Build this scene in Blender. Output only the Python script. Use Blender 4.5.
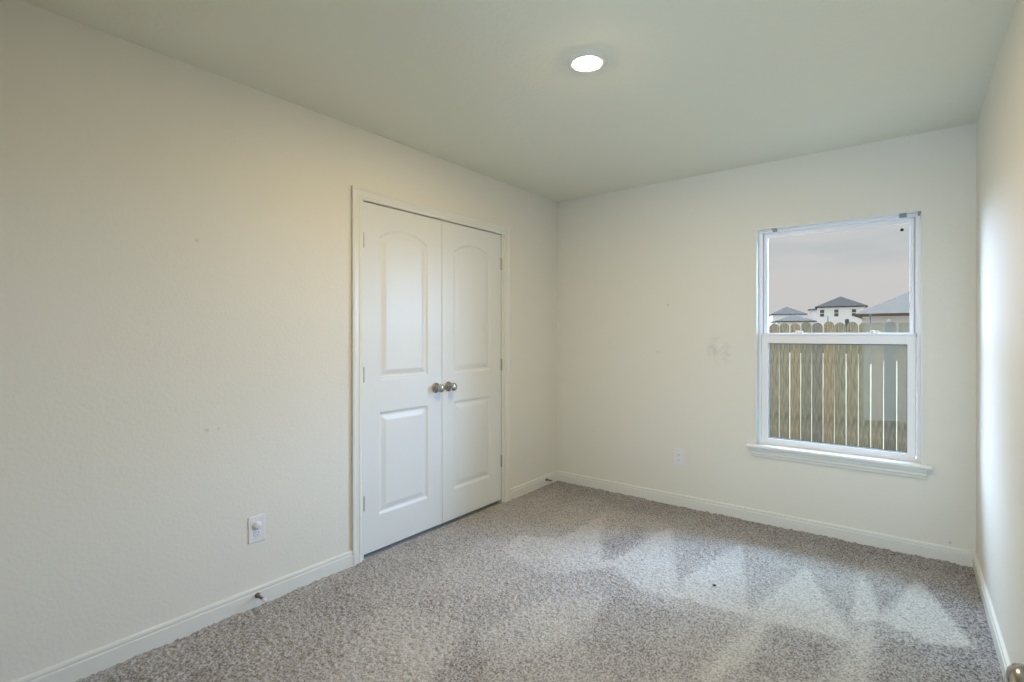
import bpy, bmesh, math, random
import numpy as np
from mathutils import Vector, Matrix

for o in list(bpy.data.objects):
    bpy.data.objects.remove(o)
S = bpy.context.scene
COL = S.collection
random.seed(7)
RNG = np.random.RandomState(11)

# ------------------------------------------------------------------ camera
W, H, D = 2.747, 2.453, 3.77            # room width (x), height (z), depth (-y)
cam_d = bpy.data.cameras.new('camera')
cam = bpy.data.objects.new('camera', cam_d)
COL.objects.link(cam)
cam.location = (2.4525, -3.7936, 1.2833)
cam.rotation_euler = (math.radians(90) - 0.0027, 0.0004, 0.6624)
cam_d.sensor_width = 36
cam_d.lens = 36 * 508.757 / 1024
cam_d.shift_y = -0.0048
cam_d.clip_start = 0.02
cam_d.clip_end = 500
S.camera = cam

# ------------------------------------------------------------------ exposure
S.view_settings.view_transform = 'Standard'
S.view_settings.look = 'None'
S.view_settings.gamma = 1
S.view_settings.use_curve_mapping = False
S.view_settings.exposure = 0.0

# ------------------------------------------------------------------ sky: pale overcast with soft cloud bands
LAMP_STRENGTH = 930
HALL_POWER = 27
SKY_STRENGTH = 1.0
world = bpy.data.worlds.new('overcast_sky')
S.world = world
world.use_nodes = True
wn, wl = world.node_tree.nodes, world.node_tree.links
wn.clear()
w_out = wn.new('ShaderNodeOutputWorld')
w_bg = wn.new('ShaderNodeBackground')
w_tc = wn.new('ShaderNodeTexCoord')
w_sep = wn.new('ShaderNodeSeparateXYZ')
wl.new(w_tc.outputs['Generated'], w_sep.inputs[0])
w_ramp = wn.new('ShaderNodeValToRGB')
cr = w_ramp.color_ramp
cr.elements[0].position = 0.0
cr.elements[0].color = (0.63, 0.60, 0.59, 1)
cr.elements[1].position = 1.0
cr.elements[1].color = (1.75, 1.85, 2.0, 1)
e = cr.elements.new(0.23)
e.color = (0.64, 0.63, 0.635, 1)
e = cr.elements.new(0.5)
e.color = (1.2, 1.25, 1.32, 1)
wl.new(w_sep.outputs['Z'], w_ramp.inputs[0])
w_map = wn.new('ShaderNodeMapping')
w_map.inputs['Scale'].default_value = (5, 5, 30)
wl.new(w_tc.outputs['Generated'], w_map.inputs[0])
w_noise = wn.new('ShaderNodeTexNoise')
w_noise.inputs['Scale'].default_value = 1.0
w_noise.inputs['Detail'].default_value = 5
wl.new(w_map.outputs[0], w_noise.inputs['Vector'])
# grey-blue cloud bank a few degrees above the roofs
w_band = wn.new('ShaderNodeValToRGB')
cb = w_band.color_ramp
cb.elements[0].position = 0.105
cb.elements[0].color = (0, 0, 0, 1)
cb.elements[1].position = 0.215
cb.elements[1].color = (0, 0, 0, 1)
e = cb.elements.new(0.128)
e.color = (1, 1, 1, 1)
e = cb.elements.new(0.16)
e.color = (0.8, 0.8, 0.8, 1)
wl.new(w_sep.outputs['Z'], w_band.inputs[0])
w_nr = wn.new('ShaderNodeMapRange')
w_nr.inputs['From Min'].default_value = 0.40
w_nr.inputs['From Max'].default_value = 0.62
w_nr.inputs['To Min'].default_value = 0.15
w_nr.inputs['To Max'].default_value = 0.85
wl.new(w_noise.outputs[0], w_nr.inputs[0])
w_mul = wn.new('ShaderNodeMath')
w_mul.operation = 'MULTIPLY'
wl.new(w_nr.outputs[0], w_mul.inputs[0])
wl.new(w_band.outputs[0], w_mul.inputs[1])
w_mix = wn.new('ShaderNodeMix')
w_mix.data_type = 'RGBA'
wl.new(w_mul.outputs[0], w_mix.inputs[0])
wl.new(w_ramp.outputs[0], w_mix.inputs[6])
w_mix.inputs[7].default_value = (0.51, 0.545, 0.555, 1)
# extra brightness added to the unseen sky right, left and overhead to light the room
SKY_RIGHT = (10.4, 16.0, 26.5)
SKY_GLOW = (0.4, 0.5, 0.7)
SKY_LEFT = (12.2, 15.2, 21.5)
SKY_HIGH = (5.8, 10.2, 14.0)


def w_range(sock, a, b):
    q = wn.new('ShaderNodeMapRange')
    q.interpolation_type = 'SMOOTHSTEP'
    q.inputs['From Min'].default_value = a
    q.inputs['From Max'].default_value = b
    wl.new(sock, q.inputs[0])
    return q.outputs[0]


def w_add(base, fac, col):
    q = wn.new('ShaderNodeVectorMath')
    q.operation = 'SCALE'
    q.inputs[0].default_value = col
    wl.new(fac, q.inputs['Scale'])
    t = wn.new('ShaderNodeVectorMath')
    t.operation = 'ADD'
    wl.new(base, t.inputs[0])
    wl.new(q.outputs[0], t.inputs[1])
    return t.outputs[0]


def w_times(a, b):
    q = wn.new('ShaderNodeMath')
    q.operation = 'MULTIPLY'
    wl.new(a, q.inputs[0])
    wl.new(b, q.inputs[1])
    return q.outputs[0]


w_fwd = w_range(w_sep.outputs['Y'], -0.05, 0.15)
w_r = w_times(w_range(w_sep.outputs['X'], 0.14, 0.42), w_fwd)
w_l = w_times(w_range(w_sep.outputs['X'], -0.32, -0.62), w_fwd)
w_g = w_times(w_range(w_sep.outputs['X'], 0.5, 0.8), w_fwd)
w_h = w_times(w_range(w_sep.outputs['Z'], 0.45, 0.75), w_fwd)
w_sum = w_add(w_add(w_mix.outputs[2], w_r, SKY_RIGHT), w_l, SKY_LEFT)
w_sum = w_add(w_add(w_sum, w_g, SKY_GLOW), w_h, SKY_HIGH)
wl.new(w_sum, w_bg.inputs['Color'])
w_bg.inputs['Strength'].default_value = SKY_STRENGTH
wl.new(w_bg.outputs[0], w_out.inputs['Surface'])

# added cool fill light, out of view in the hallway behind the camera
hall_d = bpy.data.lights.new('hallway_fill', 'AREA')
hall_d.shape = 'RECTANGLE'
hall_d.size, hall_d.size_y = 0.72, 1.5
hall_d.energy = HALL_POWER
hall_d.color = (0.92, 1.28, 1.70)
hall = bpy.data.objects.new('hallway_fill', hall_d)
hall.location = (2.29, -5.10, 0.80)
hall.rotation_euler = (math.radians(90), 0, 0)
COL.objects.link(hall)

# window portal: only helps sampling the sky through the window opening
por_d = bpy.data.lights.new('window_portal', 'AREA')
por_d.shape = 'RECTANGLE'
por_d.size, por_d.size_y = 0.86, 1.44
por_d.cycles.is_portal = True
por = bpy.data.objects.new('window_portal', por_d)
por.location = (2.068, 0.15, 1.27)
por.rotation_euler = (math.radians(-90), 0, 0)
COL.objects.link(por)


# ------------------------------------------------------------------ materials
def mat(name, col, rough=0.6, metal=0.0, bump=None, spec=0.5):
    m = bpy.data.materials.new(name)
    m.use_nodes = True
    nt = m.node_tree
    b = nt.nodes['Principled BSDF']
    b.inputs['Base Color'].default_value = (*col, 1)
    b.inputs['Roughness'].default_value = rough
    b.inputs['Metallic'].default_value = metal
    b.inputs['Specular IOR Level'].default_value = spec
    if bump:
        scale, strength, dist = bump
        tc = nt.nodes.new('ShaderNodeNewGeometry')
        n = nt.nodes.new('ShaderNodeTexNoise')
        n.inputs['Scale'].default_value = scale
        n.inputs['Detail'].default_value = 3
        nt.links.new(tc.outputs['Position'], n.inputs['Vector'])
        bp = nt.nodes.new('ShaderNodeBump')
        bp.inputs['Strength'].default_value = strength
        bp.inputs['Distance'].default_value = dist
        nt.links.new(n.outputs[0], bp.inputs['Height'])
        nt.links.new(bp.outputs[0], b.inputs['Normal'])
    return m


def var(m, col2, scale, lo=0.35, hi=0.65, stretch=(1, 1, 1), coord='Object', detail=4):
    """noise between the base colour and col2"""
    nt = m.node_tree
    b = nt.nodes['Principled BSDF']
    c1 = tuple(b.inputs['Base Color'].default_value)
    tc = nt.nodes.new('ShaderNodeTexCoord')
    mp = nt.nodes.new('ShaderNodeMapping')
    mp.inputs['Scale'].default_value = stretch
    n = nt.nodes.new('ShaderNodeTexNoise')
    n.inputs['Scale'].default_value = scale
    n.inputs['Detail'].default_value = detail
    mr = nt.nodes.new('ShaderNodeMapRange')
    mr.inputs['From Min'].default_value = lo
    mr.inputs['From Max'].default_value = hi
    mx = nt.nodes.new('ShaderNodeMix')
    mx.data_type = 'RGBA'
    mx.inputs[6].default_value = c1
    mx.inputs[7].default_value = (*col2, 1)
    nt.links.new(tc.outputs[coord], mp.inputs[0])
    nt.links.new(mp.outputs[0], n.inputs['Vector'])
    nt.links.new(n.outputs[0], mr.inputs[0])
    nt.links.new(mr.outputs[0], mx.inputs[0])
    nt.links.new(mx.outputs[2], b.inputs['Base Color'])
    return mx


def scuffs(m, marks):
    """dirt marks with a place and shape of their own: (x, y, z, radius, strength)"""
    nt = m.node_tree
    b = nt.nodes['Principled BSDF']
    geo = nt.nodes.new('ShaderNodeNewGeometry')
    n = nt.nodes.new('ShaderNodeTexNoise')
    n.inputs['Scale'].default_value = 22
    n.inputs['Detail'].default_value = 5
    nt.links.new(geo.outputs['Position'], n.inputs['Vector'])
    nr = nt.nodes.new('ShaderNodeMapRange')
    nr.inputs['From Min'].default_value = 0.42
    nr.inputs['From Max'].default_value = 0.62
    nt.links.new(n.outputs[0], nr.inputs[0])
    total = None
    for (x, y, z, r, s) in marks:
        d = nt.nodes.new('ShaderNodeVectorMath')
        d.operation = 'DISTANCE'
        nt.links.new(geo.outputs['Position'], d.inputs[0])
        d.inputs[1].default_value = (x, y, z)
        mr = nt.nodes.new('ShaderNodeMapRange')
        mr.inputs['From Min'].default_value = r
        mr.inputs['From Max'].default_value = r * 0.25
        mr.inputs['To Max'].default_value = s
        nt.links.new(d.outputs['Value'], mr.inputs[0])
        q = nt.nodes.new('ShaderNodeMath')
        q.operation = 'MULTIPLY'
        nt.links.new(mr.outputs[0], q.inputs[0])
        if r > 0.03:
            nt.links.new(nr.outputs[0], q.inputs[1])
        else:
            q.inputs[1].default_value = 1
        if total is None:
            total = q
        else:
            a = nt.nodes.new('ShaderNodeMath')
            a.operation = 'MAXIMUM'
            nt.links.new(total.outputs[0], a.inputs[0])
            nt.links.new(q.outputs[0], a.inputs[1])
            total = a
    mx = nt.nodes.new('ShaderNodeMix')
    mx.data_type = 'RGBA'
    mx.inputs[6].default_value = tuple(b.inputs['Base Color'].default_value)
    mx.inputs[7].default_value = (0.16, 0.16, 0.16, 1)
    nt.links.new(total.outputs[0], mx.inputs[0])
    nt.links.new(mx.outputs[2], b.inputs['Base Color'])


WALL = (0.78, 0.775, 0.705)
M = {}
M['wall'] = mat('ivory_wall_paint', WALL, 0.55, bump=(70, 0.25, 0.004), spec=0.35)
M['wall_b'] = mat('ivory_wall_paint_scuffed', WALL, 0.55, bump=(70, 0.25, 0.004), spec=0.35)
scuffs(M['wall_b'], [(1.335, 0, 1.17, 0.055, 0.30), (1.40, 0, 1.15, 0.10, 0.16), (1.36, 0, 1.24, 0.07, 0.10),
                     (0.924, 0, 1.15, 0.008, 0.3), (1.003, 0, 1.51, 0.012, 0.3), (2.638, 0, 0.105, 0.010, 0.4)])
M['wall_l'] = mat('ivory_wall_paint_marked', WALL, 0.55, bump=(70, 0.25, 0.004), spec=0.35)
scuffs(M['wall_l'], [(0, -2.848, 0.86, 0.012, 0.25), (0, -2.887, 1.696, 0.012, 0.2), (0, -2.80, 0.86, 0.008, 0.2)])
M['ceil'] = mat('ceiling_paint', (0.79, 0.80, 0.69), 0.8, bump=(45, 0.3, 0.005), spec=0.2)
M['trim'] = mat('white_trim_paint', (0.77, 0.785, 0.74), 0.32)
M['sill'] = mat('glossy_sill_paint', (0.86, 0.87, 0.85), 0.28)
M['door'] = mat('white_door_paint', (0.765, 0.795, 0.78), 0.34, bump=(300, 0.06, 0.001))
M['vinyl'] = mat('white_vinyl', (0.88, 0.885, 0.90), 0.35)
M['gasket'] = mat('grey_gasket', (0.10, 0.10, 0.11), 0.6)
M['nickel'] = mat('satin_nickel', (0.43, 0.40, 0.37), 0.18, 1.0)
M['hinge'] = mat('brushed_hinge_metal', (0.45, 0.42, 0.37), 0.4, 1.0)
M['plate'] = mat('white_plastic', (0.80, 0.80, 0.83), 0.3)
M['slot'] = mat('dark_slot', (0.02, 0.02, 0.02), 0.6)
M['rubber'] = mat('white_rubber', (0.75, 0.75, 0.73), 0.6)
M['bronze'] = mat('dark_bronze', (0.20, 0.18, 0.16), 0.4, 0.8)
M['bracket'] = mat('grey_bracket_metal', (0.30, 0.33, 0.36), 0.45, 0.5)
M['black'] = mat('black_plastic', (0.02, 0.02, 0.02), 0.5)
M['lint'] = mat('dark_lint', (0.05, 0.045, 0.045), 0.9)
M['closet'] = mat('closet_paint', (0.5, 0.48, 0.42), 0.8)
M['hall'] = mat('hall_paint', (0.75, 0.75, 0.73), 0.7)

# glass: fresnel mix of clear transmission and reflection
g = bpy.data.materials.new('window_glass')
g.use_nodes = True
gn, gl = g.node_tree.nodes, g.node_tree.links
gn.clear()
go = gn.new('ShaderNodeOutputMaterial')
gt = gn.new('ShaderNodeBsdfTransparent')
gt.inputs[0].default_value = (0.97, 0.98, 0.98, 1)
gg = gn.new('ShaderNodeBsdfGlossy')
gg.inputs['Roughness'].default_value = 0.0
gf = gn.new('ShaderNodeFresnel')
gf.inputs['IOR'].default_value = 1.15
gm = gn.new('ShaderNodeMixShader')
gl.new(gf.outputs[0], gm.inputs[0])
gl.new(gt.outputs[0], gm.inputs[1])
gl.new(gg.outputs[0], gm.inputs[2])
gl.new(gm.outputs[0], go.inputs['Surface'])
M['glass'] = g

lm = bpy.data.materials.new('lit_lamp_diffuser')
lm.use_nodes = True
ln, ll = lm.node_tree.nodes, lm.node_tree.links
ln.clear()
lo_ = ln.new('ShaderNodeOutputMaterial')
le = ln.new('ShaderNodeEmission')
le.inputs[0].default_value = (1.0, 0.73, 0.40, 1)
le.inputs[1].default_value = LAMP_STRENGTH
ll.new(le.outputs[0], lo_.inputs['Surface'])
M['lens'] = lm

# carpet: mixed grey and taupe yarns; brushed nap is a lighter tone
c = mat('taupe_grey_carpet', (0.3, 0.3, 0.3), 0.95, spec=0.1)
cn, cl = c.node_tree.nodes, c.node_tree.links
cb_ = cn['Principled BSDF']
cg = cn.new('ShaderNodeNewGeometry')
att = cn.new('ShaderNodeAttribute')
att.attribute_name = 'nap'
n1 = cn.new('ShaderNodeTexNoise')
n1.inputs['Scale'].default_value = 130
n1.inputs['Detail'].default_value = 2
cl.new(cg.outputs['Position'], n1.inputs['Vector'])
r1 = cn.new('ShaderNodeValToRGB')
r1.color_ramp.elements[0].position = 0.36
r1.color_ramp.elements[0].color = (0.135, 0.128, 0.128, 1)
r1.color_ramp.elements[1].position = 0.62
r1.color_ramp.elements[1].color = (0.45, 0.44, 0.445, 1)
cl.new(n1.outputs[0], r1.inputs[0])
r2 = cn.new('ShaderNodeValToRGB')
r2.color_ramp.elements[0].position = 0.32
r2.color_ramp.elements[0].color = (0.32, 0.32, 0.315, 1)
r2.color_ramp.elements[1].position = 0.60
r2.color_ramp.elements[1].color = (0.60, 0.59, 0.57, 1)
cl.new(n1.outputs[0], r2.inputs[0])
n2 = cn.new('ShaderNodeTexNoise')
n2.inputs['Scale'].default_value = 2.2
n2.inputs['Detail'].default_value = 3
cl.new(cg.outputs['Position'], n2.inputs['Vector'])
ma = cn.new('ShaderNodeMath')
ma.operation = 'MULTIPLY_ADD'
cl.new(n2.outputs[0], ma.inputs[0])
ma.inputs[1].default_value = 0.5
ma.inputs[2].default_value = -0.22
mb = cn.new('ShaderNodeMath')
mb.operation = 'ADD'
mb.use_clamp = True
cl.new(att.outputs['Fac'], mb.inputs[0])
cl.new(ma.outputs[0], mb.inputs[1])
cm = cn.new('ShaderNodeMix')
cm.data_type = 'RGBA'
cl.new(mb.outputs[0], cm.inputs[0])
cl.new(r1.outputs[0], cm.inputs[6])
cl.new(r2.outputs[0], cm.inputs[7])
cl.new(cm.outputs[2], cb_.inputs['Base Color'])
M['carpet'] = c

# outdoors
M['wood'] = mat('weathered_fence_wood', (0.35, 0.295, 0.215), 0.85, spec=0.03)
mx = var(M['wood'], (0.15, 0.137, 0.105), 9, 0.36, 0.66, (8, 8, 0.6))
nt = M['wood'].node_tree
oi = nt.nodes.new('ShaderNodeObjectInfo')
rp = nt.nodes.new('ShaderNodeValToRGB')
rp.color_ramp.elements[0].color = (0.72, 0.76, 0.80, 1)
rp.color_ramp.elements[1].color = (1.12, 1.0, 0.86, 1)
ee = rp.color_ramp.elements.new(0.5)
ee.color = (0.95, 0.98, 0.90, 1)
nt.links.new(oi.outputs['Random'], rp.inputs[0])
mm = nt.nodes.new('ShaderNodeMix')
mm.data_type = 'RGBA'
mm.blend_type = 'MULTIPLY'
mm.inputs[0].default_value = 1
nt.links.new(mx.outputs[2], mm.inputs[6])
nt.links.new(rp.outputs[0], mm.inputs[7])
nt.links.new(mm.outputs[2], nt.nodes['Principled BSDF'].inputs['Base Color'])
M['ground'] = mat('pale_dry_ground', (0.21, 0.155, 0.095), 0.95, spec=0.03)
var(M['ground'], (0.17, 0.125, 0.075), 1.5)
M['siding'] = mat('white_siding', (0.66, 0.64, 0.62), 0.7, spec=0.03)
M['siding_tan'] = mat('tan_brick', (0.50, 0.44, 0.39), 0.8, spec=0.03)
M['shingle'] = mat('dark_grey_shingles', (0.042, 0.032, 0.025), 0.9, spec=0.03)
var(M['shingle'], (0.055, 0.042, 0.033), 3)
M['shingle_l'] = mat('pale_grey_shingles', (0.105, 0.080, 0.062), 0.9, spec=0.03)
var(M['shingle_l'], (0.12, 0.092, 0.072), 3)
M['shingle_f'] = mat('far_grey_shingles', (0.075, 0.058, 0.047), 0.9, spec=0.03)
M['fascia'] = mat('brown_fascia', (0.30, 0.25, 0.22), 0.8, spec=0.03)
M['pane'] = mat('dark_house_pane', (0.05, 0.055, 0.06), 0.4)
M['post'] = mat('dark_post_metal', (0.05, 0.05, 0.055), 0.6)


# ------------------------------------------------------------------ helpers
def link(name, bm, m, parent=None, smooth=False, bevel=0.0):
    me = bpy.data.meshes.new(name)
    bmesh.ops.recalc_face_normals(bm, faces=bm.faces)
    bm.to_mesh(me)
    bm.free()
    o = bpy.data.objects.new(name, me)
    COL.objects.link(o)
    me.materials.append(M[m] if isinstance(m, str) else m)
    if smooth:
        for p in me.polygons:
            p.use_smooth = True
    if bevel:
        b = o.modifiers.new('bevel', 'BEVEL')
        b.width = bevel
        b.segments = 2
        b.limit_method = 'ANGLE'
    if parent:
        o.parent = parent
    return o


def thing(name, label, cat, loc=(0, 0, 0), group=None, rz=0):
    o = bpy.data.objects.new(name, None)
    o.empty_display_size = 0.05
    COL.objects.link(o)
    o.location = loc
    o.rotation_euler = (0, 0, rz)
    tag(o, label, cat, group)
    return o


def tag(o, label, cat=None, group=None):
    o['label'] = label
    if cat:
        o['category'] = cat
    if group:
        o['group'] = group


def struct(o, label=None, cat=None):
    o['kind'] = 'structure'
    if label:
        o['label'] = label
    if cat:
        o['category'] = cat
    return o


def box(bm, x0, x1, y0, y1, z0, z1):
    vs = [bm.verts.new((x, y, z)) for z in (z0, z1) for (x, y) in ((x0, y0), (x1, y0), (x1, y1), (x0, y1))]
    for f in ((0, 3, 2, 1), (4, 5, 6, 7), (0, 1, 5, 4), (1, 2, 6, 5), (2, 3, 7, 6), (3, 0, 4, 7)):
        bm.faces.new([vs[i] for i in f])


def boxes(*bs):
    bm = bmesh.new()
    for b in bs:
        box(bm, *b)
    return bm


def sweep(profile, path, closed=False):
    """profile: list of (out, up) swept along path of (pos, out_vec, up_vec)"""
    bm = bmesh.new()
    rings = []
    for pos, o, u in path:
        rings.append([bm.verts.new(Vector(pos) + Vector(o) * a + Vector(u) * b) for a, b in profile])
    n = len(profile)
    k = len(rings)
    for i in range(k if closed else k - 1):
        r, q = rings[i], rings[(i + 1) % k]
        for j in range(n):
            bm.faces.new((r[j], r[(j + 1) % n], q[(j + 1) % n], q[j]))
    if not closed:
        bm.faces.new(rings[0])
        bm.faces.new(rings[-1][::-1])
    return bm


def lathe(profile, axis='z', seg=32, origin=(0, 0, 0), bm=None):
    """profile of (radius, height) revolved about an axis through origin"""
    bm = bm or bmesh.new()
    O = Vector(origin)

    def P(r, h, a):
        cx, sx = r * math.cos(a), r * math.sin(a)
        if axis == 'z':
            return O + Vector((cx, sx, h))
        if axis == 'x':
            return O + Vector((h, cx, sx))
        return O + Vector((cx, h, sx))
    rings = []
    for r, h in profile:
        if r < 1e-6:
            rings.append([bm.verts.new(P(0, h, 0))])
        else:
            rings.append([bm.verts.new(P(r, h, 2 * math.pi * i / seg)) for i in range(seg)])
    for a, b in zip(rings, rings[1:]):
        for i in range(seg):
            j = (i + 1) % seg
            if len(a) == 1 and len(b) > 1:
                bm.faces.new((a[0], b[i], b[j]))
            elif len(b) == 1 and len(a) > 1:
                bm.faces.new((a[i], a[j], b[0]))
            elif len(a) > 1:
                bm.faces.new((a[i], a[j], b[j], b[i]))
    return bm


def copy_tree(o, parent=None):
    n = o.copy()
    COL.objects.link(n)
    n.parent = parent
    for ch in list(o.children):
        copy_tree(ch, n)
    return n


# ------------------------------------------------------------------ room shell
# floor: carpet with real tufts (5 mm grid), brushed by the vacuum in V strokes
NX, NY = 551, 755
gx = np.linspace(0, W, NX)
gy = np.linspace(-D, 0, NY)
GX, GY = np.meshgrid(gx, gy)


def blur(a, s):
    r = int(3 * s) + 1
    k = np.exp(-0.5 * (np.arange(-r, r + 1) / s) ** 2)
    k /= k.sum()
    a = np.apply_along_axis(lambda v: np.convolve(np.pad(v, r, mode='edge'), k, 'valid'), 0, a)
    return np.apply_along_axis(lambda v: np.convolve(np.pad(v, r, mode='edge'), k, 'valid'), 1, a)


def inside(poly):
    c = np.zeros(GX.shape, bool)
    n = len(poly)
    for i in range(n):
        (x0, y0), (x1, y1) = poly[i], poly[(i + 1) % n]
        if y0 == y1:
            continue
        t = ((y0 > GY) != (y1 > GY)) & (GX < (x1 - x0) * (GY - y0) / (y1 - y0) + x0)
        c ^= t
    return c.astype(float)


strokes = [
    (0.80, [(0.73, -0.47), (0.72, -1.06), (0.49, -1.19), (0.52, -1.43), (0.9, -1.56), (1.16, -1.23), (0.93, -0.95)]),
    (1.00, [(1.2, -0.46), (1.12, -1.19), (1.39, -1.38), (1.57, -1.33)]),
    (1.00, [(1.64, -0.45), (1.52, -1.12), (1.57, -1.33), (1.88, -1.3)]),
    (1.00, [(2.01, -0.58), (1.88, -1.19), (1.88, -1.3), (2.08, -1.26), (2.28, -1.24)]),
    (0.95, [(2.25, -0.41), (2.25, -1.07), (2.36, -0.97)]),
    (0.95, [(2.49, -0.36), (2.35, -0.96), (2.51, -1.06), (2.67, -0.98)]),
    (0.60, [(1.92, -1.29), (1.83, -1.85), (1.88, -1.88), (1.94, -1.66), (1.97, -1.3)]),
    (0.60, [(2.3, -1.04), (2.22, -1.65), (2.34, -1.62), (2.34, -1.05)]),
    (0.45, [(0.48, -2.24), (0.92, -2.14), (1.06, -2.5), (0.74, -2.75)]),
    (0.30, [(0.30, -1.35), (0.89, -1.34), (0.82, -1.95), (0.48, -2.10)]),
    (0.40, [(1.05, -1.75), (1.28, -1.55), (1.35, -1.9), (1.2, -2.3), (1.0, -2.2)]),
    (0.30, [(1.5, -1.95), (1.75, -1.8), (1.8, -2.3), (1.6, -2.5)]),
]
nap = np.zeros(GX.shape)
for v, poly in strokes:
    nap = np.maximum(nap, v * inside(poly))
# carpet is paler mid-room and darker in a strip along back and right walls
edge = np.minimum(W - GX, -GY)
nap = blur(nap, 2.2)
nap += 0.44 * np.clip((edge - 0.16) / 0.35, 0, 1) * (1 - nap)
# strokes brushed the other way lie darker
dark = np.zeros(GX.shape)
for v, poly in ((0.6, [(1.30, -1.50), (1.87, -1.42), (1.80, -1.85), (1.62, -2.1), (1.38, -1.95)]),
                (0.8, [(1.99, -1.33), (2.22, -1.31), (2.17, -1.62), (1.97, -1.72)]),
                (0.7, [(2.37, -1.12), (2.66, -1.10), (2.66, -1.7), (2.38, -1.7)]),
                (0.30, [(0.1, -2.31), (0.48, -2.24), (0.5, -2.61), (0.65, -2.82), (0.1, -3.35)]),
                (0.5, [(0.95, -2.12), (1.18, -2.32), (1.3, -2.75), (1.08, -2.6)]),
                (0.6, [(0.95, -0.95), (1.08, -1.22), (1.15, -0.72), (1.02, -0.56)])):
    dark = np.maximum(dark, v * inside(poly))
nap *= 1 - 0.85 * blur(dark, 3.0)
tuft = blur(RNG.rand(NY, NX) - 0.5, 0.85)
tuft /= tuft.std()
low = blur(RNG.rand(NY, NX) - 0.5, 9)
low /= low.std()
nap = np.clip(nap + 0.05 * low, 0, 1)
Z = -0.004 + tuft * 0.0026 * (1.15 - 0.5 * nap) + low * 0.0008
co = np.stack([GX, GY, Z], -1).reshape(-1, 3).astype(np.float32)
idx = np.arange(NX * NY).reshape(NY, NX)
quads = np.stack([idx[:-1, :-1], idx[:-1, 1:], idx[1:, 1:], idx[1:, :-1]], -1).reshape(-1)
me = bpy.data.meshes.new('floor')
me.vertices.add(NX * NY)
me.vertices.foreach_set('co', co.ravel())
nq = (NX - 1) * (NY - 1)
me.loops.add(nq * 4)
me.loops.foreach_set('vertex_index', quads.astype(np.int32))
me.polygons.add(nq)
me.polygons.foreach_set('loop_start', np.arange(0, nq * 4, 4, dtype=np.int32))
me.polygons.foreach_set('loop_total', np.full(nq, 4, dtype=np.int32))
me.polygons.foreach_set('use_smooth', np.ones(nq, bool))
me.update()
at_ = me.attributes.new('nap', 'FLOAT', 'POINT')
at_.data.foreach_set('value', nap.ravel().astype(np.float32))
me.materials.append(M['carpet'])
me.validate()
floor = bpy.data.objects.new('floor', me)
COL.objects.link(floor)
struct(floor, 'grey taupe carpet with pale vacuum strokes', 'carpet')

struct(link('floor_slab', boxes((-0.85, W + 0.15, -5.3, 0.16, -0.12, -0.016)), 'hall'), 'floor slab below the carpet', 'floor')
struct(link('ceiling', boxes((-0.85, W + 0.15, -5.3, 0.16, H, H + 0.12)), 'ceil'), 'pale textured ceiling', 'ceiling')

T = 0.12
# closet opening in left wall, window opening in back wall, doorway in front wall
CY0, CY1, CZ = -2.045, -0.753, 2.068
struct(link('wall_left', boxes((-T, 0, -D, CY0, -0.05, H), (-T, 0, CY1, 0.16, -0.05, H), (-T, 0, CY0, CY1, CZ, H)), 'wall_l'),
       'ivory left wall around the closet doors', 'wall')
WX0, WX1, WZ0, WZ1 = 1.618, 2.518, 0.505, 2.0106
struct(link('wall_back', boxes((0, WX0, 0, 0.15, -0.05, H), (WX1, W, 0, 0.15, -0.05, H),
                               (WX0, WX1, 0, 0.15, -0.05, WZ0), (WX0, WX1, 0, 0.15, WZ1, H)), 'wall_b'),
       'ivory back wall with the window', 'wall')
struct(link('wall_right', boxes((W, W + T, -5.3, 0.16, -0.05, H)), 'wall'), 'plain ivory wall on the right', 'wall')
FX0, FX1 = 1.80, 2.64
struct(link('wall_front', boxes((-T, FX0, -D - T, -D, -0.05, H), (FX1, W, -D - T, -D, -0.05, H),
                                (FX0, FX1, -D - T, -D, 2.08, H)), 'wall'), 'front wall with the entry doorway', 'wall')
struct(link('wall_hall', boxes((1.2, W, -5.3, -5.2, -0.05, H), (1.1, 1.2, -5.3, -D - T, -0.05, H)), 'hall'),
       'hallway walls beyond the entry', 'wall')
struct(link('wall_closet', boxes((-0.80, -0.72, -2.4, -0.4, -0.05, H), (-0.72, -T, -2.4, -2.32, -0.05, H),
                                 (-0.72, -T, -0.48, -0.4, -0.05, H)), 'closet'), 'closet walls behind the double doors', 'wall')

# baseboards: flat board with a stepped cap
BH, BT = 0.082, 0.014
bp_prof = [(0, -0.016), (BT, -0.016), (BT, BH - 0.024), (BT - 0.004, BH - 0.021), (BT - 0.004, BH - 0.015),
           (BT - 0.001, BH - 0.012), (BT - 0.003, BH - 0.004), (BT - 0.009, BH), (0, BH)]
UP = (0, 0, 1)


def baseboard(name, runs, label):
    bm = bmesh.new()
    for path in runs:
        part = sweep(bp_prof, path)
        tmp = bpy.data.meshes.new('tmp')
        part.to_mesh(tmp)
        part.free()
        bm.from_mesh(tmp)
        bpy.data.meshes.remove(tmp)
    return struct(link(name, bm, 'trim'), label, 'baseboard')


CO0, CO1 = -2.107, -0.691        # outer edges of the closet casing
baseboard('baseboard_left', [[((0, -D, 0), (1, 0, 0), UP), ((0, CO0, 0), (1, 0, 0), UP)],
                             [((0, CO1, 0), (1, 0, 0), UP), ((0, 0, 0), (1, 0, 0), UP)]], 'white baseboard along the left wall')
baseboard('baseboard_back', [[((0, 0, 0), (0, -1, 0), UP), ((W, 0, 0), (0, -1, 0), UP)]], 'white baseboard below the window wall')
baseboard('baseboard_right', [[((W, 0, 0), (-1, 0, 0), UP), ((W, -D, 0), (-1, 0, 0), UP)]], 'white baseboard along the right wall')
baseboard('baseboard_front', [[((0, -D, 0), (0, 1, 0), UP), ((FX0 - 0.06, -D, 0), (0, 1, 0), UP)]], 'white baseboard beside the entry')

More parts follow.
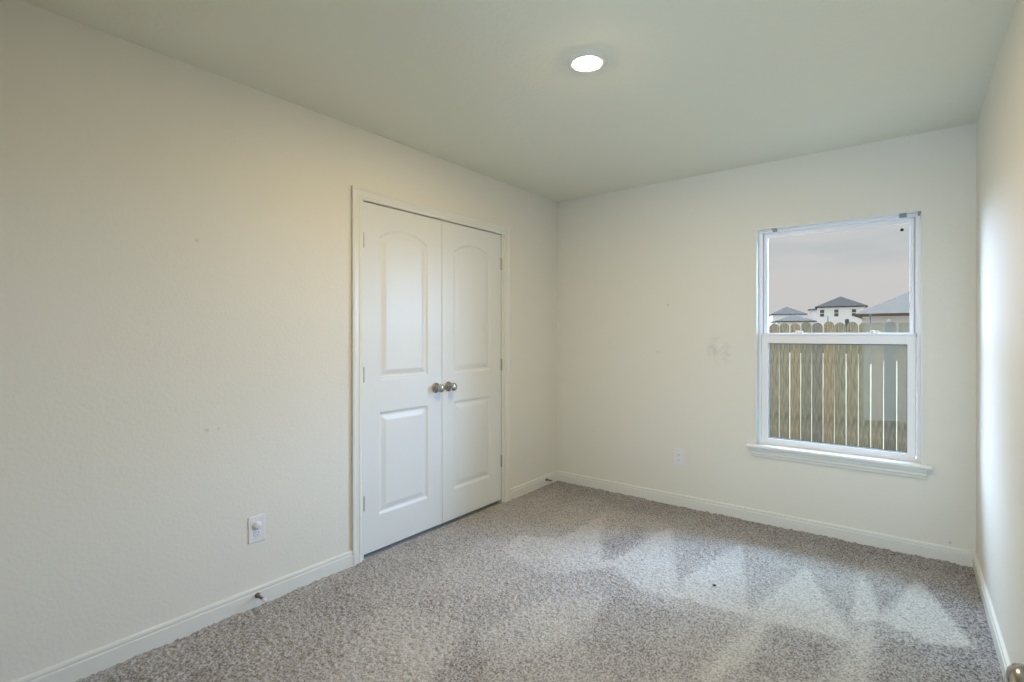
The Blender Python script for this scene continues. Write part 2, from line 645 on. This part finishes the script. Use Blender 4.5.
# closet casing (three mitred sides) and jamb
cas = [(0, 0), (0.062, 0), (0.062, 0.017), (0.052, 0.018), (0.044, 0.013), (0.022, 0.011), (0.016, 0.014), (0.006, 0.011), (0, 0.009)]
ci0, ci1, ciz = CO0 + 0.062, CO1 - 0.062, 2.052
X = (1, 0, 0)
trim = link('trim_1', sweep(cas, [((0, ci0, -0.016), (0, -1, 0), X), ((0, ci0, ciz), (0, -1, 1), X),
                                  ((0, ci1, ciz), (0, 1, 1), X), ((0, ci1, -0.016), (0, 1, 0), X)]), 'trim')
struct(trim, 'white moulded casing around the closet doors', 'trim')
DL, DR, DM, DB, DT = -2.0225, -0.7755, -1.3985, 0.019, 2.046
jamb = boxes((-T, 0.0, CY0 - 0.0, DL - 0.003, -0.016, CZ), (-T, 0.0, DR + 0.003, CY1, -0.016, CZ), (-T, 0.0, DL - 0.003, DR + 0.003, DT + 0.004, CZ),
             (-0.075, -0.052, DL - 0.003, DR + 0.003, DT - 0.016, DT + 0.004),
             (-0.075, -0.052, DL - 0.003, DL + 0.010, 0, DT + 0.004), (-0.075, -0.052, DR - 0.010, DR + 0.003, 0, DT + 0.004))
struct(link('trim_2', jamb, 'trim'), 'white jamb and stops inside the closet casing', 'trim')


# moulded two-panel door leaf: front face is a height field, back a plain slab
def panel_profile(d):
    """depth below the face against distance inside the panel outline (metres)"""
    h = np.zeros_like(d)
    xp = [-1, 0, 0.004, 0.013, 0.020, 0.026, 0.050, 0.054, 1]
    fp = [0, 0, -0.0015, -0.0085, -0.0090, -0.0085, -0.0020, -0.0012, -0.0012]
    return np.interp(d, xp, fp)


def door_face(y0, y1, pc, hw):
    n_y, n_z = int((y1 - y0) / 0.0035), int((DT - DB) / 0.0045)
    ys, zs = np.linspace(y0, y1, n_y), np.linspace(DB, DT, n_z)
    YY, ZZ = np.meshgrid(ys, zs)
    a = np.abs(YY - pc)
    # lower rectangle
    d1 = np.minimum(np.minimum(hw - a, ZZ - 0.222), 0.826 - ZZ)
    # upper panel with a segmental arch top
    side, rise = 1.860, 0.063
    R = (hw * hw + rise * rise) / (2 * rise)
    zc = side + rise - R
    top = np.where(ZZ > zc, R - np.hypot(YY - pc, ZZ - zc), 9.0)
    d2 = np.minimum(np.minimum(hw - a, ZZ - 1.020), top)
    h = panel_profile(np.maximum(d1, d2))
    return ys, zs, h


def door_leaf(name, y0, y1, pc, hw, face, thick, label):
    ys, zs, h = door_face(y0, y1, pc, hw)
    ny, nz = len(ys), len(zs)
    bm = bmesh.new()
    g_ = [[bm.verts.new((face + h[k, j], ys[j], zs[k])) for j in range(ny)] for k in range(nz)]
    fs = []
    for k in range(nz - 1):
        for j in range(ny - 1):
            fs.append(bm.faces.new((g_[k][j], g_[k][j + 1], g_[k + 1][j + 1], g_[k + 1][j])))
    for f in fs:
        f.smooth = True
    b = [bm.verts.new((face - thick, y, z)) for (y, z) in ((y0, DB), (y1, DB), (y1, DT), (y0, DT))]
    bm.faces.new((b[0], b[3], b[2], b[1]))
    bot = [g_[0][j] for j in range(ny)]
    topv = [g_[-1][j] for j in range(ny)]
    lef = [g_[k][0] for k in range(nz)]
    rig = [g_[k][-1] for k in range(nz)]
    bm.faces.new([b[0], b[1]] + bot[::-1])
    bm.faces.new([b[2], b[3]] + topv)
    bm.faces.new([b[3], b[0]] + lef)
    bm.faces.new([b[1], b[2]] + rig[::-1])
    o = link(name, bm, 'door')
    struct(o, label, 'door')
    return o


FACE = -0.010
door_a = door_leaf('door_1', DL, DM - 0.0015, -1.717, 0.195, FACE, 0.035, 'left white closet door with arched upper panel')
door_b = door_leaf('door_2', DM + 0.0015, DR, -1.091, 0.195, FACE, 0.035, 'right white closet door with arched upper panel')


def knob_bm(x0, y, z, d=1):
    """round knob on a flat rosette; d is the direction it points along x"""
    prof = [(0, 0), (0.034, 0), (0.034, 0.004), (0.031, 0.009), (0.018, 0.012), (0.0125, 0.015), (0.0115, 0.030), (0.014, 0.034),
            (0.021, 0.038), (0.0265, 0.045), (0.0275, 0.052), (0.0255, 0.059), (0.020, 0.064), (0.012, 0.0665), (0, 0.067)]
    return lathe([(r, h * d) for r, h in prof], 'x', 36, (x0, y, z))


for dr, y in ((door_a, -1.456), (door_b, -1.340)):
    k = link('knob', knob_bm(FACE, y, 0.933), 'nickel', dr, True)
    k['label'] = 'brushed nickel round knob with rosette'


def hinge(dr, y, z):
    bm = lathe([(0, -0.046), (0.0045, -0.045), (0.0065, -0.042), (0.0065, 0.042), (0.0045, 0.045), (0, 0.046)], 'z', 12, (FACE + 0.005, y, z))
    bmesh.ops.translate(bm, verts=bm.verts, vec=(0, 0, 0))
    s = 1 if y < DM else -1
    box(bm, FACE - 0.012, FACE + 0.0015, y - 0.002, y + 0.002, z - 0.044, z + 0.044)
    h = link('hinge', bm, 'hinge', dr)
    h['label'] = 'small brushed metal hinge knuckle'


for z in (1.825, 1.055, 0.318):
    hinge(door_a, DL - 0.0015, z)
    hinge(door_b, DR + 0.0015, z)

# entry door, swung open against the right wall; only its knob reaches into view
ex = 2.600
ent = boxes((ex, ex + 0.035, -3.755, -2.99, 0.02, 2.05))
ent = link('door_3', ent, 'door', bevel=0.002)
struct(ent, 'entry door swung open along the right wall', 'door')
ek = link('knob', knob_bm(ex, -3.052, 0.912, -1), 'nickel', ent, True)
ek['label'] = 'brushed nickel entry door knob'
ec = link('trim_3', sweep(cas, [((FX0, -D, -0.016), (-1, 0, 0), (0, 1, 0)), ((FX0, -D, 2.08), (-1, 0, 1), (0, 1, 0)),
                                ((FX1, -D, 2.08), (1, 0, 1), (0, 1, 0)), ((FX1, -D, -0.016), (1, 0, 0), (0, 1, 0))]), 'trim')
struct(ec, 'white casing around the entry doorway', 'trim')

# ------------------------------------------------------------------ window
wf = bpy.data.objects.new('window_1', None)
COL.objects.link(wf)
wf.location = (2.068, 0, 0.53)
struct(wf, 'white single hung window in the back wall', 'window')


def wpart(name, bm, m, bevel=0.0, smooth=False, label=None, parent=None):
    bmesh.ops.translate(bm, verts=bm.verts, vec=(-2.068, 0, -0.53))
    o = link(name, bm, m, parent or wf, smooth, bevel)
    if label:
        o['label'] = label
    return o


def ring(x0, x1, z0, z1, wl_, wr_, wb, wt, y0, y1):
    return boxes((x0, x0 + wl_, y0, y1, z0, z1), (x1 - wr_, x1, y0, y1, z0, z1),
                 (x0 + wl_, x1 - wr_, y0, y1, z0, z0 + wb), (x0 + wl_, x1 - wr_, y0, y1, z1 - wt, z1))


# jamb liner: thin white boards lining the opening, ending in a thin lip on the wall
LZ = 0.530
wpart('jamb_liner', boxes((WX0, WX0 + 0.010, -0.004, 0.15, LZ, WZ1), (WX1 - 0.010, WX1, -0.004, 0.15, LZ, WZ1),
                          (WX0 + 0.010, WX1 - 0.010, -0.004, 0.15, WZ1 - 0.009, WZ1)), 'trim')
fx0, fx1, fz0, fz1 = WX0 + 0.010, WX1 - 0.010, LZ, WZ1 - 0.009
# outer vinyl frame, then the fixed upper frame set further out, then the sliding lower sash nearer the room
wpart('outer_frame', ring(fx0, fx1, fz0, fz1, 0.018, 0.018, 0.016, 0.018, 0.050, 0.135), 'vinyl', 0.0015)
ux0, ux1 = fx0 + 0.018, fx1 - 0.018
wpart('upper_sash', ring(ux0, ux1, 1.255, fz1 - 0.018, 0.034, 0.034, 0.040, 0.030, 0.088, 0.109), 'vinyl', 0.002)
wpart('track', boxes((ux0, ux0 + 0.007, 0.052, 0.088, 1.29, fz1 - 0.018), (ux1 - 0.007, ux1, 0.052, 0.088, 1.29, fz1 - 0.018),
                     (ux0 + 0.014, ux0 + 0.018, 0.070, 0.088, 1.29, fz1 - 0.018), (ux1 - 0.018, ux1 - 0.014, 0.070, 0.088, 1.29, fz1 - 0.018)), 'vinyl')
low = wpart('lower_sash', ring(ux0 + 0.004, ux1 - 0.004, fz0 + 0.016, 1.290, 0.040, 0.040, 0.026, 0.066, 0.048, 0.084), 'vinyl', 0.0025)
gl0, gl1, gz0, gz1 = ux0 + 0.044, ux1 - 0.044, fz0 + 0.042, 1.224
wpart('gasket', ring(gl0, gl1, gz0, gz1, 0.003, 0.003, 0.003, 0.006, 0.058, 0.072), 'gasket', label='dark grey glazing gasket of the lower sash')
wpart('glass_pane', boxes((gl0, gl1, 0.064, 0.067, gz0, gz1)), 'glass', label='clear lower glass pane')
wpart('glass_pane', boxes((ux0 + 0.03, ux1 - 0.03, 0.103, 0.106, 1.28, fz1 - 0.05)), 'glass', label='clear upper glass pane')
# meeting rail lip and two cam locks
wpart('rail_lip', boxes((ux0 + 0.004, ux1 - 0.004, 0.040, 0.048, 1.279, 1.290)), 'vinyl', 0.0015)
for lx in (1.866, 2.276):
    bm = boxes((lx - 0.030, lx + 0.030, 0.050, 0.076, 1.290, 1.297))
    lathe([(0.012, 1.297), (0.012, 1.306), (0.009, 1.310), (0, 1.310)], 'z', 16, (lx, 0.062, 0), bm)
    box(bm, lx, lx + 0.034, 0.056, 0.066, 1.301, 1.308)
    lk = wpart('sash_lock', bm, 'vinyl', 0.001, label='white cam lock on the meeting rail')
# stool and apron below
st = [(0.15, 0), (-0.030, 0), (-0.036, 0.003), (-0.039, 0.010), (-0.036, 0.017), (-0.030, 0.020), (0.15, 0.020)]
bm = bmesh.new()
# board inside the opening plus horns on the wall face
box(bm, WX0 + 0.0005, WX1 - 0.0005, 0.0, 0.15, 0.506, 0.530)
tmpb = sweep([(a if a < 0.1 else 0.0, b * 1.2) for a, b in st], [((1.570, 0, 0.506), (0, 1, 0), UP), ((2.560, 0, 0.506), (0, 1, 0), UP)])
tm = bpy.data.meshes.new('tmp')
tmpb.to_mesh(tm)
tmpb.free()
bm.from_mesh(tm)
bpy.data.meshes.remove(tm)
wpart('sill', bm, 'sill', 0.001)
ap = [(0, 0), (0.007, 0.0), (0.010, 0.006), (0.012, 0.018), (0.016, 0.024), (0.016, 0.036), (0.021, 0.048), (0.021, 0.062), (0, 0.062)]
wpart('apron', sweep(ap, [((1.597, 0, 0.444), (0, -1, 0), UP), ((2.534, 0, 0.444), (0, -1, 0), UP)]), 'trim')


# blind brackets left at the head of the window
def bracket(x, w, label):
    t = thing('blind_bracket', label, 'bracket', (x, 0.022, WZ1 - 0.009), 'blind brackets at the window head')
    b = boxes((-w / 2, w / 2, -0.018, 0.018, -0.0015, 0.0), (-w / 2, w / 2, 0.0165, 0.018, -0.020, 0.0), (-w / 2, w / 2, -0.018, -0.0165, -0.012, 0.0))
    link('clip', b, 'bracket', t)
    s = lathe([(0, -0.0045), (0.003, -0.004), (0.004, -0.0015)], 'z', 10)
    link('screw', s, 'nickel', t)


bracket(1.733, 0.028, 'small grey blind bracket at the left of the window head')
bracket(2.424, 0.036, 'grey blind bracket above the black dot, right of the window head')
bracket(2.499, 0.009, 'tiny grey blind bracket in the top right window corner')
o = link('stick_on_sensor', lathe([(0, 0), (0.009, 0), (0.009, -0.004), (0.007, -0.006), (0, -0.006)], 'y', 20), 'black', smooth=False)
o.location = (2.419, 0.1028, 1.919)
tag(o, 'small round black dot stuck on the upper window pane', 'sensor')

# ------------------------------------------------------------------ ceiling lamp
LX, LY = 1.361, -1.869
lamp = thing('recessed_light', 'lit round recessed ceiling light in a white trim ring', 'ceiling light', (LX, LY, H))
link('trim_ring', lathe([(0.0485, -0.001), (0.051, -0.005), (0.060, -0.007), (0.070, -0.007), (0.080, -0.005), (0.086, -0.002), (0.087, 0.0)], 'z', 48), 'trim', lamp, True)
link('diffuser', lathe([(0.0480, -0.0015), (0.0475, -0.0060), (0.044, -0.0090), (0.030, -0.0115), (0, -0.0125)], 'z', 48), 'lens', lamp, True)


# ------------------------------------------------------------------ wall outlets
def rrect(w, h, r, n=5):
    pts = []
    for cx, cz, a0 in ((w / 2 - r, h / 2 - r, 0), (-w / 2 + r, h / 2 - r, 90), (-w / 2 + r, -h / 2 + r, 180), (w / 2 - r, -h / 2 + r, 270)):
        for i in range(n + 1):
            a = math.radians(a0 + 90 * i / n)
            pts.append((cx + r * math.cos(a), cz + r * math.sin(a)))
    return pts


def slab(pts, d0, d1, inset=0.0):
    """outline in (y, z) extruded along +x from d0 to d1, the front edge pulled in by inset"""
    bm = bmesh.new()
    a = [bm.verts.new((d0, y, z)) for y, z in pts]
    mid = [bm.verts.new((d1 - inset, y, z)) for y, z in pts]
    sx = [(y - math.copysign(min(inset, abs(y)), y), z - math.copysign(min(inset, abs(z)), z)) for y, z in pts]
    b = [bm.verts.new((d1, y, z)) for y, z in sx]
    n = len(pts)
    for i in range(n):
        j = (i + 1) % n
        bm.faces.new((a[i], a[j], mid[j], mid[i]))
        bm.faces.new((mid[i], mid[j], b[j], b[i]))
    bm.faces.new(a[::-1])
    bm.faces.new(b)
    return bm


def face_outline():
    pts = []
    for i in range(28):
        a = 2 * math.pi * i / 28
        pts.append((0.0175 * math.cos(a), max(-0.0140, min(0.0140, 0.0175 * math.sin(a)))))
    return pts


def outlet(loc, rz, label):
    t = thing('wall_outlet', label, 'outlet', loc, None, rz)
    link('cover_plate', slab(rrect(0.080, 0.126, 0.004), 0, 0.006, 0.0025), 'plate', t)
    for s in (1, -1):
        r = link('receptacle', slab(face_outline(), 0.0061, 0.0085, 0.0008), 'plate', t)
        r.location = (0, 0, 0.0195 * s)
        for yy, hh in ((-0.0065, 0.0042), (0.0065, 0.0034)):
            link('slot', boxes((0.0084, 0.0089, yy - 0.0011, yy + 0.0011, 0.003 - hh, 0.003 + hh)), 'slot', r)
        link('ground_hole', lathe([(0, 0.0084), (0.0025, 0.0084), (0.0025, 0.0089), (0, 0.0089)], 'x', 10, (0, 0, -0.0075)), 'slot', r)
    link('screw', lathe([(0.0035, 0.0060), (0.0035, 0.0068), (0.002, 0.0075), (0, 0.0075)], 'x', 12), 'plate', t)
    return t


outlet((0, -2.6315, 0.359), 0, 'white duplex wall outlet on the left wall above the door stop')
outlet((1.089, 0, 0.361), -math.pi / 2, 'white duplex wall outlet on the back wall to the left of the window')
cap = thing('plug_cap', 'round white plug cap in the upper socket of the left wall outlet', 'plug', (0.0092, -2.6315, 0.3785))
link('cap_disc', lathe([(0, 0), (0.0165, 0), (0.0175, 0.003), (0.0165, 0.008), (0.011, 0.0105), (0, 0.011)], 'x', 28), 'plate', cap, True)
link('grip_tab', boxes((0.0105, 0.0135, -0.0085, 0.0085, -0.0015, 0.0015)), 'plate', cap)


# ------------------------------------------------------------------ door stops on the left baseboard
def door_stop(loc, label):
    t = thing('door_stop', label, 'door stop', loc)
    link('base', lathe([(0, 0), (0.0125, 0), (0.0125, 0.003), (0.008, 0.010), (0.005, 0.013), (0, 0.013)], 'x', 20), 'bronze', t, True)
    # coiled spring
    bm = bmesh.new()
    turns, seg, rr, wr = 14, 14, 0.0052, 0.0013
    rings = []
    for i in range(turns * seg + 1):
        a = 2 * math.pi * i / seg
        x = 0.010 + 0.050 * i / (turns * seg)
        cy, cz = rr * math.cos(a), rr * math.sin(a)
        ring_ = []
        for q in range(5):
            b = 2 * math.pi * q / 5
            ring_.append(bm.verts.new((x + wr * math.sin(b), (rr + wr * math.cos(b)) * math.cos(a), (rr + wr * math.cos(b)) * math.sin(a))))
        rings.append(ring_)
    for r0, r1 in zip(rings, rings[1:]):
        for q in range(5):
            bm.faces.new((r0[q], r0[(q + 1) % 5], r1[(q + 1) % 5], r1[q]))
    link('spring', bm, 'bronze', t, True)
    link('rubber_tip', lathe([(0, 0.058), (0.007, 0.058), (0.0085, 0.061), (0.0085, 0.070), (0.006, 0.075), (0, 0.076)], 'x', 20), 'rubber', t, True)


door_stop((BT, -2.635, 0.046), 'spring door stop with white tip below the left wall outlet')
door_stop((BT, -0.190, 0.046), 'spring door stop with white tip in the far corner')

# lint on the carpet
bm = bmesh.new()
bmesh.ops.create_icosphere(bm, subdivisions=2, radius=0.008)
for v in bm.verts:
    k = 0.7 + 0.5 * random.random()
    v.co = Vector((v.co.x * 1.3 * k, v.co.y * k, v.co.z * 0.6 * k))
lint = link('lint_speck', bm, 'lint', smooth=True)
lint.location = (1.67, -1.11, 0.003)
tag(lint, 'dark lint speck on the pale vacuum stroke of the carpet', 'lint')

# ------------------------------------------------------------------ outdoors
GZ = -0.45
bm = bmesh.new()
vs = [bm.verts.new(p) for p in ((-120, 0.2, GZ), (90, 0.2, GZ), (90, 260, GZ), (-120, 260, GZ))]
bm.faces.new(vs)
struct(link('ground', bm, 'ground'), 'pale dry ground outside the window', 'ground')

fence = thing('wooden_fence', 'weathered wooden fence of round-topped pickets outside the window', 'fence', (0, 5.0, GZ))
PW, SP, FT = 0.137, 0.1455, 1.468


def picket_bm():
    r = PW / 2
    bm = bmesh.new()
    top = FT - GZ
    pts = [(-r, 0.04), (r, 0.04)]
    for i in range(13):
        a = math.pi * i / 12
        pts.append((r * math.cos(a), top - r + r * math.sin(a)))
    a_ = [bm.verts.new((x, 0, z)) for x, z in pts]
    b_ = [bm.verts.new((x, 0.017, z)) for x, z in pts]
    n = len(pts)
    bm.faces.new(a_)
    bm.faces.new(b_[::-1])
    for i in range(n):
        j = (i + 1) % n
        bm.faces.new((a_[i], b_[i], b_[j], a_[j]))
    return bm


first = None
for k in range(-14, 28):
    x = 0.865 + SP * (k + 0.5)
    if first is None:
        first = link('picket', picket_bm(), 'wood', fence)
        pk = first
    else:
        pk = first.copy()
        COL.objects.link(pk)
    pk.location = (x + random.uniform(-0.002, 0.002), 0, random.uniform(-0.012, 0.012))
    pk.rotation_euler = (0, random.uniform(-0.003, 0.003), 0)
fx_a, fx_b = 0.865 - 14 * SP, 0.865 + 28 * SP
for z, hh in ((1.085, 0.080), (-0.36, 0.045)):
    link('rail', boxes((fx_a, fx_b, 0.018, 0.056, z - hh - GZ, z + hh - GZ)), 'wood', fence)
for x in (fx_a + 0.3, fx_a + 2.7, fx_a + 5.1):
    link('post', boxes((x - 0.045, x + 0.045, 0.057, 0.147, 0, 1.42 - GZ)), 'wood', fence, bevel=0.004)


def hip_house(name, label, cat, loc, rz, w, d, wall_h, roof_h, wall_m, roof_m, windows=(), over=0.4, ridge=0.0, group=None):
    """front left ground corner at loc; front runs along local +x, house extends to local +y"""
    t = thing(name, label, cat, loc, group, rz)
    link('wall', boxes((0, w, 0, d, 0, wall_h)), wall_m, t)
    bm = bmesh.new()
    x0, x1, y0, y1, z = -over, w + over, -over, d + over, wall_h
    e_ = [bm.verts.new(p) for p in ((x0, y0, z), (x1, y0, z), (x1, y1, z), (x0, y1, z))]
    f_ = [bm.verts.new((v.co.x, v.co.y, z + 0.18)) for v in e_]
    cx, cy = w / 2, d / 2
    if w > d:
        r0, r1 = bm.verts.new((cx - ridge, cy, z + roof_h)), bm.verts.new((cx + ridge, cy, z + roof_h))
        fs = [(f_[0], f_[1], r1, r0), (f_[1], f_[2], r1), (f_[2], f_[3], r0, r1), (f_[3], f_[0], r0)]
    else:
        r0, r1 = bm.verts.new((cx, cy - ridge, z + roof_h)), bm.verts.new((cx, cy + ridge, z + roof_h))
        fs = [(f_[0], f_[1], r0), (f_[1], f_[2], r1, r0), (f_[2], f_[3], r1), (f_[3], f_[0], r0, r1)]
    for f in fs:
        bm.faces.new(f)
    for i in range(4):
        j = (i + 1) % 4
        bm.faces.new((e_[i], e_[j], f_[j], f_[i]))
    bm.faces.new(e_[::-1])
    link('roof', bm, roof_m, t)
    for (x, zc, ww, hh) in windows:
        f = link('window', boxes((x - ww / 2 - 0.1, x + ww / 2 + 0.1, -0.06, -0.005, zc - hh / 2 - 0.1, zc + hh / 2 + 0.1),
                                 (x - ww / 2, x + ww / 2, -0.09, -0.06, zc - 0.05, zc + 0.05)), 'siding', t)
        link('pane', boxes((x - ww / 2, x + ww / 2, -0.075, -0.061, zc - hh / 2, zc + hh / 2)), 'pane', f)
    return t


hz = GZ
hip_house('house', 'white two-storey house with dark hip roof and three upper windows', 'house', (-10.56, 102.26, hz), 0.10, 7.15, 7.5, 6.55, 2.15,
          'siding', 'shingle', [(0.75, 5.55, 0.62, 1.2), (2.9, 5.55, 0.62, 1.2), (5.5, 5.55, 0.62, 1.2)], 0.35, 0.1)
hip_house('house', 'tan house with a big pale grey roof at the right of the window view', 'house', (-0.05, 38.0, hz), 0.0, 14.0, 13.0, 2.95, 3.6,
          'siding_tan', 'shingle_l', [], 0.4, 1.0)
hip_house('house', 'far grey-roofed house rising behind the nearer low house at the window left', 'house', (-21.0, 119.0, hz), 0.3, 6.2, 6.0, 6.0, 1.9,
          'siding', 'shingle_f', [], 0.4, 0.1)
hip_house('house', 'near low house with grey roof left of the white two-storey house', 'house', (-14.0, 86.0, hz), 0.3, 5.0, 6.0, 3.7, 1.3,
          'siding', 'shingle_f', [], 0.4, 0.1)
hip_house('house', 'tan house peeking out at the left edge of the white two-storey house', 'house', (-13.2, 113.0, hz), 0.0, 3.4, 6.0, 6.6, 0.8,
          'siding_tan', 'shingle_f', [], 0.3, 0.1)


def post(x, y, z1, r, label):
    bm = lathe([(0, 0), (r, 0), (r, z1 - GZ), (r * 0.6, z1 - GZ + r * 0.6), (0, z1 - GZ + r * 0.6)], 'z', 10)
    o_ = link('post', bm, 'post')
    o_.location = (x, y, GZ)
    tag(o_, label, 'post')


post(0.67, 32.86, 2.45, 0.04, 'dark slim post in front of the big pale roof house')
post(-3.19, 48.88, 2.9, 0.05, 'dark slim post in front of the white two-storey house')
bm = lathe([(0, 0), (0.10, 0), (0.10, 2.6), (0.06, 2.72), (0, 2.75)], 'z', 12)
dp = link('vent_pipe', bm, 'siding')
dp.location = (1.43, 37.7, GZ)
tag(dp, 'white pipe standing against the wall of the big pale roof house', 'pipe')
pf = thing('play_frame', 'small grey frame standing before the white two-storey house', 'play frame', (-3.2, 67.9, GZ))
for x, t in ((-0.45, 0.12), (0.45, -0.12)):
    for y in (-0.4, 0.4):
        l_ = link('leg', boxes((-0.04, 0.04, -0.04, 0.04, 0, 3.6)), 'post', pf)
        l_.location = (x, y, 0)
        l_.rotation_euler = (0, t, 0)
link('net', boxes((-0.30, 0.05, -0.02, 0.02, 2.4, 3.55)), 'pane', pf)
